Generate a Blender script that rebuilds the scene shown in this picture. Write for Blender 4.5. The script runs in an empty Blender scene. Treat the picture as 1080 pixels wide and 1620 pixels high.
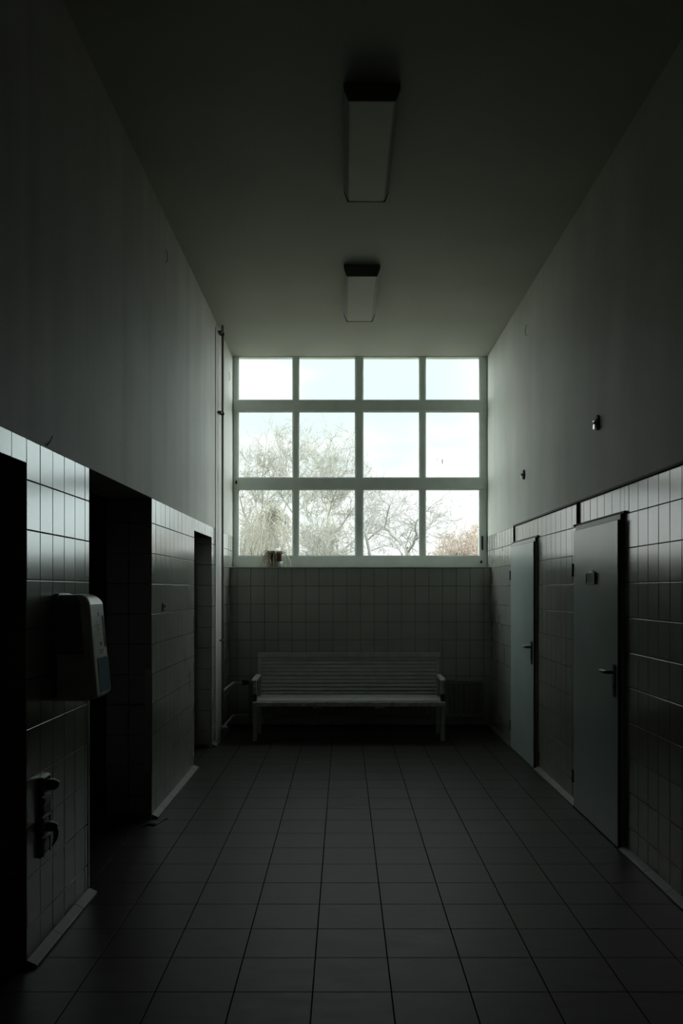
import bpy, bmesh, math, random
from mathutils import Vector, Matrix

# ------------------------------------------------------------------ basics
sc = bpy.context.scene
COL = sc.collection
R = random.Random(7)
XL, XR = -1.292, 1.664          # left and right wall faces
YB, YW = 9.567, 9.82            # back wall face, window frame face
ZC = 4.25                       # ceiling
ZT = 2.157                      # top of the tiling
F, CX, HY, EYE = 1337.0, 544.0, 933.0, 1.54

def at(x, y, D):                # point seen at (x, y) at distance D
    return Vector(((x - CX) * D / F, D, EYE + (HY - y) * D / F))

class MB:
    """collects geometry for ONE mesh object"""
    def __init__(s):
        s.v = []; s.f = []; s.m = []; s.sm = []
    def add(s, vs, fs, mat=0, smooth=False):
        n = len(s.v)
        s.v += [tuple(p) for p in vs]
        for f in fs:
            s.f.append(tuple(i + n for i in f)); s.m.append(mat); s.sm.append(smooth)
    def box(s, x0, x1, y0, y1, z0, z1, mat=0, bev=0.0):
        if x0 > x1: x0, x1 = x1, x0
        if y0 > y1: y0, y1 = y1, y0
        if z0 > z1: z0, z1 = z1, z0
        if bev <= 0:
            vs = [(x, y, z) for x in (x0, x1) for y in (y0, y1) for z in (z0, z1)]
            s.add(vs, [(0,1,3,2),(4,6,7,5),(0,4,5,1),(2,3,7,6),(0,2,6,4),(1,5,7,3)], mat)
        else:
            bm = bmesh.new()
            bmesh.ops.create_cube(bm, size=1)
            bm.transform(Matrix.Translation(((x0+x1)/2, (y0+y1)/2, (z0+z1)/2)) @ Matrix.Diagonal((x1-x0, y1-y0, z1-z0, 1)))
            bmesh.ops.bevel(bm, geom=list(bm.edges), offset=bev, segments=2, profile=.5, affect='EDGES')
            s.bm(bm, mat)
    def bm(s, bm, mat=0, smooth=False):
        bm.verts.index_update()
        s.add([v.co for v in bm.verts], [[v.index for v in f.verts] for f in bm.faces], mat, smooth)
        bm.free()
    def obox(s, c, ax, ay, az, hx, hy, hz, mat=0, bev=0.0):
        """oriented box: centre, three axes, half sizes"""
        bm = bmesh.new()
        bmesh.ops.create_cube(bm, size=2)
        bm.transform(Matrix.Diagonal((hx, hy, hz, 1)))
        if bev > 0: bmesh.ops.bevel(bm, geom=list(bm.edges), offset=bev, segments=2, profile=.5, affect='EDGES')
        M = Matrix((ax, ay, az)).transposed().to_4x4()
        bm.transform(Matrix.Translation(c) @ M)
        s.bm(bm, mat)
    def tube(s, pts, rad, n=8, mat=0, cap=True, smooth=True):
        pts = [Vector(p) for p in pts]
        if not hasattr(rad, '__len__'): rad = [rad] * len(pts)
        vs = []; fs = []
        d0 = (pts[1] - pts[0]).normalized()
        up = Vector((0, 0, 1)) if abs(d0.z) < .9 else Vector((1, 0, 0))
        a = d0.cross(up).normalized()
        for i, p in enumerate(pts):
            if i == 0: d = pts[1] - pts[0]
            elif i == len(pts) - 1: d = pts[-1] - pts[-2]
            else: d = (pts[i] - pts[i-1]).normalized() + (pts[i+1] - pts[i]).normalized()
            d.normalize()
            a = (a - d * a.dot(d))
            a = a.normalized() if a.length > 1e-6 else d.orthogonal().normalized()
            b = d.cross(a)
            for k in range(n):
                t = 2 * math.pi * k / n
                vs.append(p + (a * math.cos(t) + b * math.sin(t)) * rad[i])
        for i in range(len(pts) - 1):
            for k in range(n):
                k2 = (k + 1) % n
                fs.append((i*n+k, i*n+k2, (i+1)*n+k2, (i+1)*n+k))
        if cap:
            fs.append(tuple(range(n-1, -1, -1))); fs.append(tuple((len(pts)-1)*n + k for k in range(n)))
        s.add(vs, fs, mat, smooth)
    def prism(s, prof, axis, a0, a1, mat=0):
        """prof: 2D points; axis 'x' -> (y,z), 'y' -> (x,z), 'z' -> (x,y)"""
        n = len(prof); vs = []
        for a in (a0, a1):
            for p, q in prof:
                vs.append({'x': (a, p, q), 'y': (p, a, q), 'z': (p, q, a)}[axis])
        fs = [tuple(range(n-1, -1, -1)), tuple(range(n, 2*n))]
        for k in range(n):
            k2 = (k+1) % n
            fs.append((k, k2, n+k2, n+k))
        s.add(vs, fs, mat)
    def disc(s, c, axis, r, h, n=24, mat=0, r2=None):
        c = Vector(c); axis = Vector(axis).normalized()
        s.tube([c, c + axis * h], [r, r if r2 is None else r2], n, mat, smooth=False)
    def build(s, name, mats, parent=None, origin=None):
        me = bpy.data.meshes.new(name)
        o = Vector(origin) if origin is not None else None
        vs = s.v if o is None else [tuple(Vector(p) - o) for p in s.v]
        me.from_pydata(vs, [], s.f)
        if not isinstance(mats, (list, tuple)): mats = [mats]
        for m in mats: me.materials.append(m)
        me.polygons.foreach_set('material_index', s.m)
        me.polygons.foreach_set('use_smooth', s.sm)
        me.update()
        bm = bmesh.new(); bm.from_mesh(me)
        if len(bm.faces) < 40000: bmesh.ops.recalc_face_normals(bm, faces=list(bm.faces))
        bm.to_mesh(me); bm.free()
        ob = bpy.data.objects.new(name, me); COL.objects.link(ob)
        if o is not None: ob.location = o
        if parent is not None:
            ob.parent = parent
            if o is None: ob.location = -Vector(parent_world(parent))
            else: ob.location = o - Vector(parent_world(parent))
        return ob

def parent_world(p):
    v = Vector(p.location)
    while p.parent is not None:
        p = p.parent; v += Vector(p.location)
    return v

def tag(o, label, cat, group=None, kind=None):
    o['label'] = label; o['category'] = cat
    if group: o['group'] = group
    if kind: o['kind'] = kind
    return o
def struct(o, label=None):
    o['kind'] = 'structure'
    if label: o['label'] = label
    return o
def empty(name, loc, label, cat, group=None):
    o = bpy.data.objects.new(name, None); COL.objects.link(o)
    o.location = loc; o.empty_display_size = .1
    return tag(o, label, cat, group)
def copy_tree(o, parent=None):
    c = o.copy(); COL.objects.link(c)
    if parent is not None: c.parent = parent
    for ch in list(o.children): copy_tree(ch, c)
    return c

# ------------------------------------------------------------------ materials
def mat(name, col, rough=.6, metal=0.0, spec=.5, noise=None, bump=None, streak=None, coat=0, ior=1.5):
    m = bpy.data.materials.new(name); m.use_nodes = True
    nt = m.node_tree; b = nt.nodes['Principled BSDF']
    b.inputs['Base Color'].default_value = (*col, 1)
    b.inputs['Roughness'].default_value = rough
    b.inputs['Metallic'].default_value = metal
    b.inputs['Specular IOR Level'].default_value = spec
    b.inputs['IOR'].default_value = ior
    if coat: b.inputs['Coat Weight'].default_value = coat
    tc = nt.nodes.new('ShaderNodeTexCoord')
    src = None
    if noise:
        sc_, amt = noise
        n = nt.nodes.new('ShaderNodeTexNoise'); n.inputs['Scale'].default_value = sc_; n.inputs['Detail'].default_value = 5
        nt.links.new(tc.outputs['Object'], n.inputs['Vector'])
        mr = nt.nodes.new('ShaderNodeMapRange')
        mr.inputs['From Min'].default_value = .3; mr.inputs['From Max'].default_value = .7
        mr.inputs['To Min'].default_value = 1 - amt; mr.inputs['To Max'].default_value = 1 + amt
        nt.links.new(n.outputs['Fac'], mr.inputs['Value'])
        src = mr.outputs['Result']
    if streak:
        sx, sz, amt = streak
        mp = nt.nodes.new('ShaderNodeMapping'); mp.inputs['Scale'].default_value = (sx, sx, sz)
        nt.links.new(tc.outputs['Object'], mp.inputs['Vector'])
        n = nt.nodes.new('ShaderNodeTexNoise'); n.inputs['Scale'].default_value = 1; n.inputs['Detail'].default_value = 4
        nt.links.new(mp.outputs['Vector'], n.inputs['Vector'])
        mr = nt.nodes.new('ShaderNodeMapRange')
        mr.inputs['From Min'].default_value = .35; mr.inputs['From Max'].default_value = .6
        mr.inputs['To Min'].default_value = 1 - amt; mr.inputs['To Max'].default_value = 1
        nt.links.new(n.outputs['Fac'], mr.inputs['Value'])
        if src is None: src = mr.outputs['Result']
        else:
            mu = nt.nodes.new('ShaderNodeMath'); mu.operation = 'MULTIPLY'
            nt.links.new(src, mu.inputs[0]); nt.links.new(mr.outputs['Result'], mu.inputs[1]); src = mu.outputs[0]
    if src is not None:
        vm = nt.nodes.new('ShaderNodeVectorMath'); vm.operation = 'SCALE'
        vm.inputs[0].default_value = col
        nt.links.new(src, vm.inputs['Scale'])
        nt.links.new(vm.outputs['Vector'], b.inputs['Base Color'])
    if bump:
        sc_, st = bump
        n = nt.nodes.new('ShaderNodeTexNoise'); n.inputs['Scale'].default_value = sc_; n.inputs['Detail'].default_value = 4
        nt.links.new(tc.outputs['Object'], n.inputs['Vector'])
        bp = nt.nodes.new('ShaderNodeBump'); bp.inputs['Strength'].default_value = st; bp.inputs['Distance'].default_value = .01
        nt.links.new(n.outputs['Fac'], bp.inputs['Height'])
        nt.links.new(bp.outputs['Normal'], b.inputs['Normal'])
    return m

M = {}
M['plaster_l'] = mat('plaster_left', (.46, .45, .41), .58, ior=1.22, noise=(2.2, .06), bump=(55, .12), streak=(4.5, .35, .13))
M['plaster_r'] = mat('plaster_right', (.47, .475, .425), .58, ior=1.22, noise=(2.0, .06), bump=(60, .14), streak=(3, .4, .10))
M['ceiling'] = mat('ceiling_paint', (.40, .40, .36), .58, ior=1.22, noise=(1.5, .05), bump=(40, .12))
M['grout'] = mat('dark_grout', (.05, .05, .045), .9, spec=.1)
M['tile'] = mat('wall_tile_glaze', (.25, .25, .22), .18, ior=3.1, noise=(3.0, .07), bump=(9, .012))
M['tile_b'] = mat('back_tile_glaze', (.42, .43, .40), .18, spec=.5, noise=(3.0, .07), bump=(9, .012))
M['base'] = mat('baseboard_tile', (.075, .075, .068), .55, spec=.5, noise=(8, .12))
M['frame'] = mat('window_frame_paint', (.74, .80, .76), .5, spec=.4, noise=(6, .06))
M['sill'] = mat('sill_stone', (.52, .52, .49), .4, spec=.4, noise=(12, .08))
M['door'] = mat('door_paint', (.36, .425, .415), .27, ior=1.7, noise=(2.0, .05), bump=(30, .02))
M['doorframe'] = mat('door_frame_paint', (.42, .42, .39), .4, noise=(6, .06))
M['dark_edge'] = mat('door_edge_brown', (.05, .045, .035), .6)
M['black'] = mat('black_plastic', (.012, .012, .013), .3, noise=(30, .1))
M['blackmatte'] = mat('black_matte', (.015, .014, .013), .7, noise=(30, .2))
M['bench'] = mat('bench_white_paint', (.36, .375, .35), .45, spec=.4, noise=(9, .10), bump=(30, .05))
M['bench_worn'] = mat('bench_worn_paint', (.46, .47, .44), .5, spec=.4, noise=(22, .35))
M['radiator'] = mat('radiator_enamel', (.20, .20, .17), .4, noise=(4, .06))
M['pipe'] = mat('pipe_paint', (.52, .53, .48), .45, noise=(8, .08))
M['pipe_dark'] = mat('pipe_paint_grey', (.22, .22, .20), .4, noise=(8, .12))
M['steel'] = mat('brushed_steel', (.35, .35, .34), .35, metal=.9, noise=(15, .1))
M['chrome'] = mat('chrome', (.75, .77, .76), .12, metal=1)
M['lamp_body'] = mat('lamp_housing', (.30, .30, .27), .5, noise=(5, .04))
M['lamp_diff'] = mat('lamp_diffuser_acrylic', (.44, .43, .39), .6, noise=(5, .03))
M['lamp_end'] = mat('lamp_end_cap', (.14, .14, .12), .5)
M['disp_dark'] = mat('dispenser_grey_plastic', (.14, .145, .14), .35, noise=(12, .06))
M['disp_light'] = mat('dispenser_white_plastic', (.82, .83, .79), .3, noise=(12, .05))
M['disp_milky'] = mat('dispenser_milky_plastic', (.80, .81, .76), .3, noise=(9, .08))
_b = M['disp_milky'].node_tree.nodes['Principled BSDF']
_b.inputs['Subsurface Weight'].default_value = .8; _b.inputs['Subsurface Radius'].default_value = (1, 1, 1); _b.inputs['Subsurface Scale'].default_value = .08
M['disp_blue'] = mat('dispenser_blue_window', (.14, .28, .36), .15, spec=.6, noise=(10, .1))
M['disp_strip'] = mat('dispenser_grey_strip', (.13, .15, .155), .25)
M['red_ink'] = mat('red_print', (.30, .05, .05), .5)
M['grey_ink'] = mat('grey_print', (.07, .075, .08), .5)
M['socket'] = mat('socket_plastic', (.16, .16, .13), .3, noise=(20, .08))
M['wire'] = mat('bare_wire', (.02, .02, .018), .5)
M['scrap'] = mat('black_rubber_scrap', (.004, .004, .004), .5, spec=.3)
M['pot'] = mat('terracotta_pot', (.15, .035, .02), .7, noise=(20, .2))
M['saucer'] = mat('pale_saucer', (.42, .45, .43), .3, noise=(14, .1))
M['leaf'] = mat('dried_leaf', (.36, .29, .16), .6, noise=(20, .35))
M['leaf2'] = mat('pale_leaf', (.42, .44, .30), .6, noise=(20, .25))
M['soil'] = mat('potting_soil', (.03, .02, .015), .9)
M['bark'] = mat('pale_bark', (.27, .26, .23), .9, spec=.1, noise=(6, .12))
M['twig'] = mat('pale_twig', (.25, .24, .21), .9, spec=.1, noise=(3, .15))
M['bark_grey'] = mat('grey_bark', (.22, .215, .20), .9, spec=.1, noise=(6, .12))
M['willow'] = mat('straw_strand', (.25, .235, .19), .9, spec=.1, noise=(3, .15))
M['rust'] = mat('rusty_twig', (.36, .29, .245), .9, spec=.1, noise=(2, .2))
M['grass'] = mat('winter_grass', (.13, .125, .09), .95, spec=.1, noise=(1.2, .3))
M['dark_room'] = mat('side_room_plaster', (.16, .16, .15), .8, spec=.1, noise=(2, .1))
M['paper'] = mat('white_paper', (.75, .76, .74), .6)
M['sign_glass'] = mat('sign_face', (.10, .13, .13), .25, noise=(10, .1))

def glass_mat():
    m = bpy.data.materials.new('window_glass'); m.use_nodes = True
    nt = m.node_tree; nt.nodes.clear()
    out = nt.nodes.new('ShaderNodeOutputMaterial')
    tr = nt.nodes.new('ShaderNodeBsdfTransparent'); tr.inputs['Color'].default_value = (.97, .985, .98, 1)
    gl = nt.nodes.new('ShaderNodeBsdfGlossy'); gl.inputs['Roughness'].default_value = .02
    lw = nt.nodes.new('ShaderNodeLayerWeight'); lw.inputs['Blend'].default_value = .5
    pw = nt.nodes.new('ShaderNodeMath'); pw.operation = 'POWER'; nt.links.new(lw.outputs['Facing'], pw.inputs[0]); pw.inputs[1].default_value = 5
    fr = nt.nodes.new('ShaderNodeMath'); fr.operation = 'MULTIPLY_ADD'; nt.links.new(pw.outputs[0], fr.inputs[0]); fr.inputs[1].default_value = .8; fr.inputs[2].default_value = .04
    mx = nt.nodes.new('ShaderNodeMixShader')
    nt.links.new(fr.outputs[0], mx.inputs[0]); nt.links.new(tr.outputs[0], mx.inputs[1]); nt.links.new(gl.outputs[0], mx.inputs[2])
    nt.links.new(mx.outputs[0], out.inputs[0])
    return m
M['glass'] = glass_mat()

def floor_mat():
    m = bpy.data.materials.new('floor_tile_stone'); m.use_nodes = True
    nt = m.node_tree; b = nt.nodes['Principled BSDF']; L = nt.links
    tc = nt.nodes.new('ShaderNodeTexCoord'); sep = nt.nodes.new('ShaderNodeSeparateXYZ')
    L.new(tc.outputs['Object'], sep.inputs[0])
    def mth(op, a, b_=None, c=None):
        n = nt.nodes.new('ShaderNodeMath'); n.operation = op
        for i, v in enumerate((a, b_, c)):
            if v is None: continue
            if isinstance(v, (int, float)): n.inputs[i].default_value = v
            else: L.new(v, n.inputs[i])
        return n.outputs[0]
    P = .3015
    u = mth('DIVIDE', mth('SUBTRACT', sep.outputs[0], -.120), P)
    v = mth('DIVIDE', mth('SUBTRACT', sep.outputs[1], 3.236), P)
    fu = mth('ABSOLUTE', mth('SUBTRACT', mth('FRACT', u), .5))
    fv = mth('ABSOLUTE', mth('SUBTRACT', mth('FRACT', v), .5))
    d = mth('SUBTRACT', .5, mth('MAXIMUM', fu, fv))           # 0 at the joint
    tilef = nt.nodes.new('ShaderNodeMapRange'); tilef.interpolation_type = 'SMOOTHSTEP'
    tilef.inputs['From Min'].default_value = .006; tilef.inputs['From Max'].default_value = .0105
    L.new(d, tilef.inputs['Value'])
    cmb = nt.nodes.new('ShaderNodeCombineXYZ'); L.new(mth('FLOOR', u), cmb.inputs[0]); L.new(mth('FLOOR', v), cmb.inputs[1])
    wn = nt.nodes.new('ShaderNodeTexWhiteNoise'); L.new(cmb.outputs[0], wn.inputs['Vector'])
    # per tile offset of the clouding
    add = nt.nodes.new('ShaderNodeVectorMath'); add.operation = 'MULTIPLY_ADD'
    L.new(wn.outputs['Color'], add.inputs[0]); add.inputs[1].default_value = (9, 9, 9); L.new(tc.outputs['Object'], add.inputs[2])
    n1 = nt.nodes.new('ShaderNodeTexNoise'); n1.inputs['Scale'].default_value = 6; n1.inputs['Detail'].default_value = 8; n1.inputs['Roughness'].default_value = .65
    mp = nt.nodes.new('ShaderNodeMapping'); mp.inputs['Scale'].default_value = (1, 2.2, 1)
    L.new(add.outputs[0], mp.inputs['Vector']); L.new(mp.outputs[0], n1.inputs['Vector'])
    k = mth('ADD', mth('MULTIPLY', n1.outputs['Fac'], .9), mth('MULTIPLY', wn.outputs['Value'], .22))
    k = mth('ADD', k, .42)
    sca = nt.nodes.new('ShaderNodeVectorMath'); sca.operation = 'SCALE'; sca.inputs[0].default_value = (.027, .026, .0225); L.new(k, sca.inputs['Scale'])
    mx = nt.nodes.new('ShaderNodeMix'); mx.data_type = 'RGBA'
    mx.inputs[6].default_value = (.006, .006, .0055, 1)
    L.new(tilef.outputs[0], mx.inputs[0]); L.new(sca.outputs[0], mx.inputs[7])
    L.new(mx.outputs[2], b.inputs['Base Color'])
    rg = mth('ADD', mth('MULTIPLY', n1.outputs['Fac'], .30), .27)
    L.new(rg, b.inputs['Roughness'])
    L.new(mth('MULTIPLY', tilef.outputs[0], mth('ADD', mth('MULTIPLY', n1.outputs['Fac'], .22), .03)), b.inputs['Specular IOR Level'])
    bp = nt.nodes.new('ShaderNodeBump'); bp.inputs['Distance'].default_value = .003; bp.inputs['Strength'].default_value = .45
    h = mth('ADD', tilef.outputs[0], mth('MULTIPLY', n1.outputs['Fac'], .10))
    L.new(h, bp.inputs['Height']); L.new(bp.outputs[0], b.inputs['Normal'])
    return m
M['floor'] = floor_mat()

# ------------------------------------------------------------------ tiling as real tiles
TP, RP = .155, .2037             # pitch across, pitch up
ROW0 = 1.581                     # a joint height
def tiles(mb, org, u, n, u0, u1, z0, z1, phase, gap=.0035, t=.008, bev=.0022, jit=.0006, rng=R):
    """tiles on the plane through org, across direction u, outward normal n"""
    org = Vector(org); u = Vector(u); n = Vector(n); up = Vector((0, 0, 1))
    i0 = math.floor((u0 - phase) / TP); i1 = math.ceil((u1 - phase) / TP)
    j0 = math.floor((z0 - ROW0) / RP); j1 = math.ceil((z1 - ROW0) / RP)
    for i in range(i0, i1):
        for j in range(j0, j1):
            a0 = max(phase + i * TP + gap/2, u0 + .0006); a1 = min(phase + (i+1) * TP - gap/2, u1 - .0006)
            b0 = max(ROW0 + j * RP + gap/2, z0 + .0006); b1 = min(ROW0 + (j+1) * RP - gap/2, z1 - .0006)
            if a1 - a0 < .008 or b1 - b0 < .008: continue
            vs = []
            tu = rng.uniform(-jit, jit); tv = rng.uniform(-jit, jit); off = rng.uniform(-jit, jit) * .6
            cu = (a0+a1)/2; cv = (b0+b1)/2
            for (h, ins) in ((0, 0), (t - bev, 0), (t - bev*.3, bev*.3), (t, bev)):
                for (p, q) in ((a0+ins, b0+ins), (a1-ins, b0+ins), (a1-ins, b1-ins), (a0+ins, b1-ins)):
                    hh = h if h == 0 else h + off + tu * (p-cu)/TP + tv * (q-cv)/RP
                    vs.append(org + u * p + up * q + n * hh)
            fs = []
            for r_ in range(3):
                for k in range(4):
                    k2 = (k+1) % 4
                    fs.append((r_*4+k, r_*4+k2, (r_+1)*4+k2, (r_+1)*4+k))
            fs.append((12, 13, 14, 15))
            mb.add(vs, fs)

# ------------------------------------------------------------------ the room
TK = .31
# openings in the left wall (y0, y1, top)
OPS = [(2.42, 3.441, 2.055), (4.286, 5.682, ZT), (7.289, 8.265, 2.050)]
YN, YE = -3.0, 9.92
b = MB()
b.box(XL - TK, XL, YN, YE, ZT, ZC + .05, 0)
ys = [YN] + [v for o in OPS for v in o[:2]] + [YE]
segs = [(ys[i], ys[i+1]) for i in range(0, len(ys), 2)]
XLB = XL - .008
for (y0, y1) in segs: b.box(XL - TK + .008, XLB, y0 + (.008 if y0 > YN else 0), y1 - (.008 if y1 < YE else 0), 0, ZT, 1)
for (y0, y1, zt) in OPS:
    if zt < ZT - .02: b.box(XL - TK + .008, XLB, y0 - .008, y1 + .008, zt + .003, ZT, 1)
wl = struct(b.build('wall_left', [M['plaster_l'], M['grout']]))
t = MB(); PH = 3.441
for k, (y0, y1) in enumerate(segs):
    ph = [PH, PH, 5.682 + .122, 8.265 + .05][k]
    tiles(t, (XLB, 0, 0), (0, 1, 0), (1, 0, 0), y0, y1, .012, ZT, ph)
for (y0, y1, zt) in OPS:
    if zt < ZT - .02: tiles(t, (XLB, 0, 0), (0, 1, 0), (1, 0, 0), y0, y1, zt, ZT, y1)
for (y0, y1, zt) in OPS:           # jamb faces
    tiles(t, (0, y1 + .008, 0), (1, 0, 0), (0, -1, 0), XL - TK, XL, .012, zt, XL - TP)
    tiles(t, (0, y0 - .008, 0), (1, 0, 0), (0, 1, 0), XL - TK, XL, .012, zt, XL - TP)
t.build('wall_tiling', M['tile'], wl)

b = MB()                            # right wall
b.box(XR, XR + .3, YN, YE, ZT, ZC + .05, 0)
b.box(XR + .008, XR + .3, YN, YE, 0, ZT, 1)
wr = struct(b.build('wall_right', [M['plaster_r'], M['grout']]))
DOORS = [(5.024, 5.987), (7.262, 8.245)]
t = MB()
DT = 1.990
def rt(y0, y1, z0, z1, ph): tiles(t, (XR + .008, 0, 0), (0, 1, 0), (-1, 0, 0), y0, y1, z0, z1, ph)
rt(YN, DOORS[0][0] - .0055, .012, ZT, 4.939)
rt(DOORS[0][0] - .0055, DOORS[0][1] + .0055, DT, ZT, 4.939)
rt(DOORS[0][1] + .0055, DOORS[1][0] - .0055, .012, ZT, 4.939)
rt(DOORS[1][0] - .0055, DOORS[1][1] + .0055, DT, ZT, 4.939)
rt(DOORS[1][1] + .0055, YE - .1, .012, ZT, 4.939)
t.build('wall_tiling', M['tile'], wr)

b = MB()                            # back wall under the window
b.box(XL, XR, YB + .008, YE, 0, 1.785, 0)
wb = struct(b.build('wall_back', [M['grout']]))
t = MB()
tiles(t, (0, YB + .008, 0), (1, 0, 0), (0, -1, 0), XL, XR, .012, 1.785, -1.055)
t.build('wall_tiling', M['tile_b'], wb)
b = MB(); b.box(XL - TK, XR + .3, YN - .2, YN, 0, ZC); struct(b.build('wall_front', M['plaster_r']))

b = MB(); b.box(XL - TK - 2.1, XR + .3, YN - .2, YE, -.2, 0); struct(b.build('floor', M['floor']))
b = MB(); b.box(XL - TK, XR + .3, YN - .2, YE, ZC, ZC + .25); struct(b.build('ceiling', M['ceiling']))

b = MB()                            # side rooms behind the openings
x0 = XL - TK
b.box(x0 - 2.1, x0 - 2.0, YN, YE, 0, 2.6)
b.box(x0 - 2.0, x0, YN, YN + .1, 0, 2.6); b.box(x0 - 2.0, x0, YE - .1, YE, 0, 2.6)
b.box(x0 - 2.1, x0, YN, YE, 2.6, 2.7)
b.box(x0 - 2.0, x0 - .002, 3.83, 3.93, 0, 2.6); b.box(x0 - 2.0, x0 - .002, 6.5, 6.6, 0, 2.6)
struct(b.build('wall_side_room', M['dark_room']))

# baseboards: sloping tile skirting in pieces
def skirting(mb, xw, sgn, y0, y1, ph):
    n = int((y1 - y0) / .31) + 2
    e = [y0] + [v for v in (ph + .31 * k for k in range(-40, 60)) if y0 + .03 < v < y1 - .03] + [y1]
    for a, c in zip(e[:-1], e[1:]):
        prof = [(xw, .0), (xw + sgn*.042, .0), (xw + sgn*.042, .009), (xw + sgn*.036, .014), (xw, .030)]
        mb.prism(prof, 'y', a + .0018, c - .0018)
b = MB()
for (y0, y1) in segs: skirting(b, XL, 1, y0, min(y1, YB), 3.441)
for (y0, y1, zt) in OPS:            # along the jambs
    for (yy, s) in ((y1, -1), (y0, 1)):
        prof = [(yy, .0), (yy + s*.036, .0), (yy + s*.036, .010), (yy, .028)]
        b.prism(prof, 'x', XL - TK, XL + .002)
struct(b.build('baseboard_left', M['base']))
b = MB()
skirting(b, XR, -1, YN, DOORS[0][0] - .03, 4.89)
skirting(b, XR, -1, DOORS[0][1] + .0055, DOORS[1][0] - .03, 4.89)
skirting(b, XR, -1, DOORS[1][1] + .0055, YB, 4.89)
struct(b.build('baseboard_right', M['base']))

# ------------------------------------------------------------------ window
b = MB()
b.box(XL + .001, XR - .001, YB - .012, YW + .05, 1.786, 1.800, 0, .003)
sill = b.build('window_sill', M['sill'])
cols = [(-1.2215, -.6023), (-.5185, .1249), (.2270, .8704), (.9541, 1.5703)]
rows = [(1.940, 2.700), (2.850, 3.607), (3.753, 4.262)]
b = MB(); g = .010
zt = 4.34
b.box(XL + .001, XR - .001, YW, YE - .01, 1.800, rows[0][0] - g, 0, .004)
for (a, c) in zip(rows[:-1], rows[1:]): b.box(XL + .001, XR - .001, YW, YE - .01, a[1] + g, c[0] - g, 0, .004)
b.box(XL + .001, XR - .001, YW + .0, YE - .01, rows[2][1] + g - .03, ZC - .0005, 0)
xe = [XL + .001] + [v for c in cols for v in c] + [XR - .001]
for i in range(0, len(xe), 2):
    a = xe[i] + (g if i else 0); c = xe[i+1] - (g if i < 8 else 0)
    b.box(a, c, YW + .004, YE - .012, 1.802, ZC - .001, 0, .004)
win = struct(b.build('window_1', M['frame']))
sill.parent = win
panes = []
for ri, (z0, z1) in enumerate(rows):
    for ci, (a, c) in enumerate(cols):
        z1b = min(z1, ZC - .004)
        f = MB()                       # glazing bead
        y0, y1 = YW + .014, YW + .05
        f.box(a - g, a, y0, y1, z0 - g, z1b, 0, .002); f.box(c, c + g, y0, y1, z0 - g, z1b, 0, .002)
        f.box(a, c, y0, y1, z0 - g, z0, 0, .002)
        if ri < 2: f.box(a - g, c + g, y0, y1, z1, z1 + g, 0, .002)
        bead = f.build('glazing_bead', M['frame'], win)
        p = MB(); p.box(a - .003, c + .003, YW + .036, YW + .041, z0 - .003, z1b)
        panes.append(p.build('pane', M['glass'], win))
# hinges and latches on the frame
for (x, z, h) in ((XL + .035, at(0, 763, YW).z, .035), (XR - .062, at(0, 859, YW).z, .16), (XR - .075, at(0, 889, YW).z, .03)):
    f = MB(); f.box(x - .006, x + .006, YW - .010, YW + .004, z - h/2, z + h/2, 0, .002)
    f.tube([(x + .010, YW - .006, z - h/2), (x + .010, YW - .006, z + h/2)], .006, 8)
    f.build('hinge', M['blackmatte'], win)
f = MB()                                # marks on the right-hand pane
pp = at(699.4, 730, YW + .035)
f.box(pp.x - .004, pp.x + .004, YW + .032, YW + .0358, pp.z - .026, pp.z + .026, 0, .001)
f.box(pp.x - .062, pp.x - .058, YW + .032, YW + .0358, pp.z + .014, pp.z + .034, 0, .001)
f.build('pane_mark', M['grey_ink'], panes[7])

# ------------------------------------------------------------------ doors
def make_door(n, y0, y1, label, hh):
    xf = 1.625; top = 1.955
    b = MB(); b.box(xf, XR - .0005, y0, y1, .008, top, 0, .0025)
    leaf = b.build('door_%d' % n, M['door']); struct(leaf, label)
    f = MB(); w = .005                  # steel frame round the leaf
    f.box(XR - .020, XR + .007, y0 - w, y0 - .002, 0, DT)
    f.box(XR - .020, XR + .007, y1 + .002, y1 + w, 0, DT)
    f.box(XR - .024, XR + .007, y0 - w, y1 + w, top + .004, DT, 0, .002)
    f.build('door_frame', M['doorframe'], leaf)
    e = MB(); e.box(xf + .002, XR - .001, y0 - .0025, y0 - .0002, .010, top - .001)
    e.build('edge_strip', M['dark_edge'], leaf)
    # handle: long back plate with rounded ends and a lever
    h = MB(); yc = y0 + .052; zc = hh
    prof = []
    for k in range(9):
        a = math.pi * k / 8; prof.append((yc + .020*math.cos(a), zc + .075 + .020*math.sin(a)))
    for k in range(9):
        a = math.pi + math.pi * k / 8; prof.append((yc + .020*math.cos(a), zc - .085 + .020*math.sin(a)))
    h.prism(prof, 'x', xf - .009, xf - .0002)
    plate = h.build('handle_plate', M['black'], leaf)
    l = MB(); zl = zc + .045
    l.tube([(xf - .008, yc, zl), (xf - .030, yc, zl), (xf - .045, yc + .004, zl), (xf - .052, yc + .016, zl), (xf - .053, yc + .07, zl), (xf - .052, yc + .118, zl - .002), (xf - .050, yc + .124, zl - .002)],
           [.011, .011, .0115, .011, .0105, .010, .005], 12)
    l.build('lever', M['black'], plate)
    k_ = MB(); k_.disc((xf - .009, yc, zc - .045), (-1, 0, 0), .0085, .003, 16); k_.build('keyhole_cover', M['blackmatte'], plate)
    for z in (.22, 1.68):
        q = MB(); q.tube([(xf - .004, y1 + .006, z - .045), (xf - .004, y1 + .006, z + .045)], .007, 10); q.build('hinge', M['blackmatte'], leaf)
    return leaf
make_door(1, *DOORS[0], 'grey flush door nearer the camera, with the small dark sign plate', 1.000)
make_door(2, *DOORS[1], 'grey flush door farther away, nearer the window', 1.000)

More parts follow.
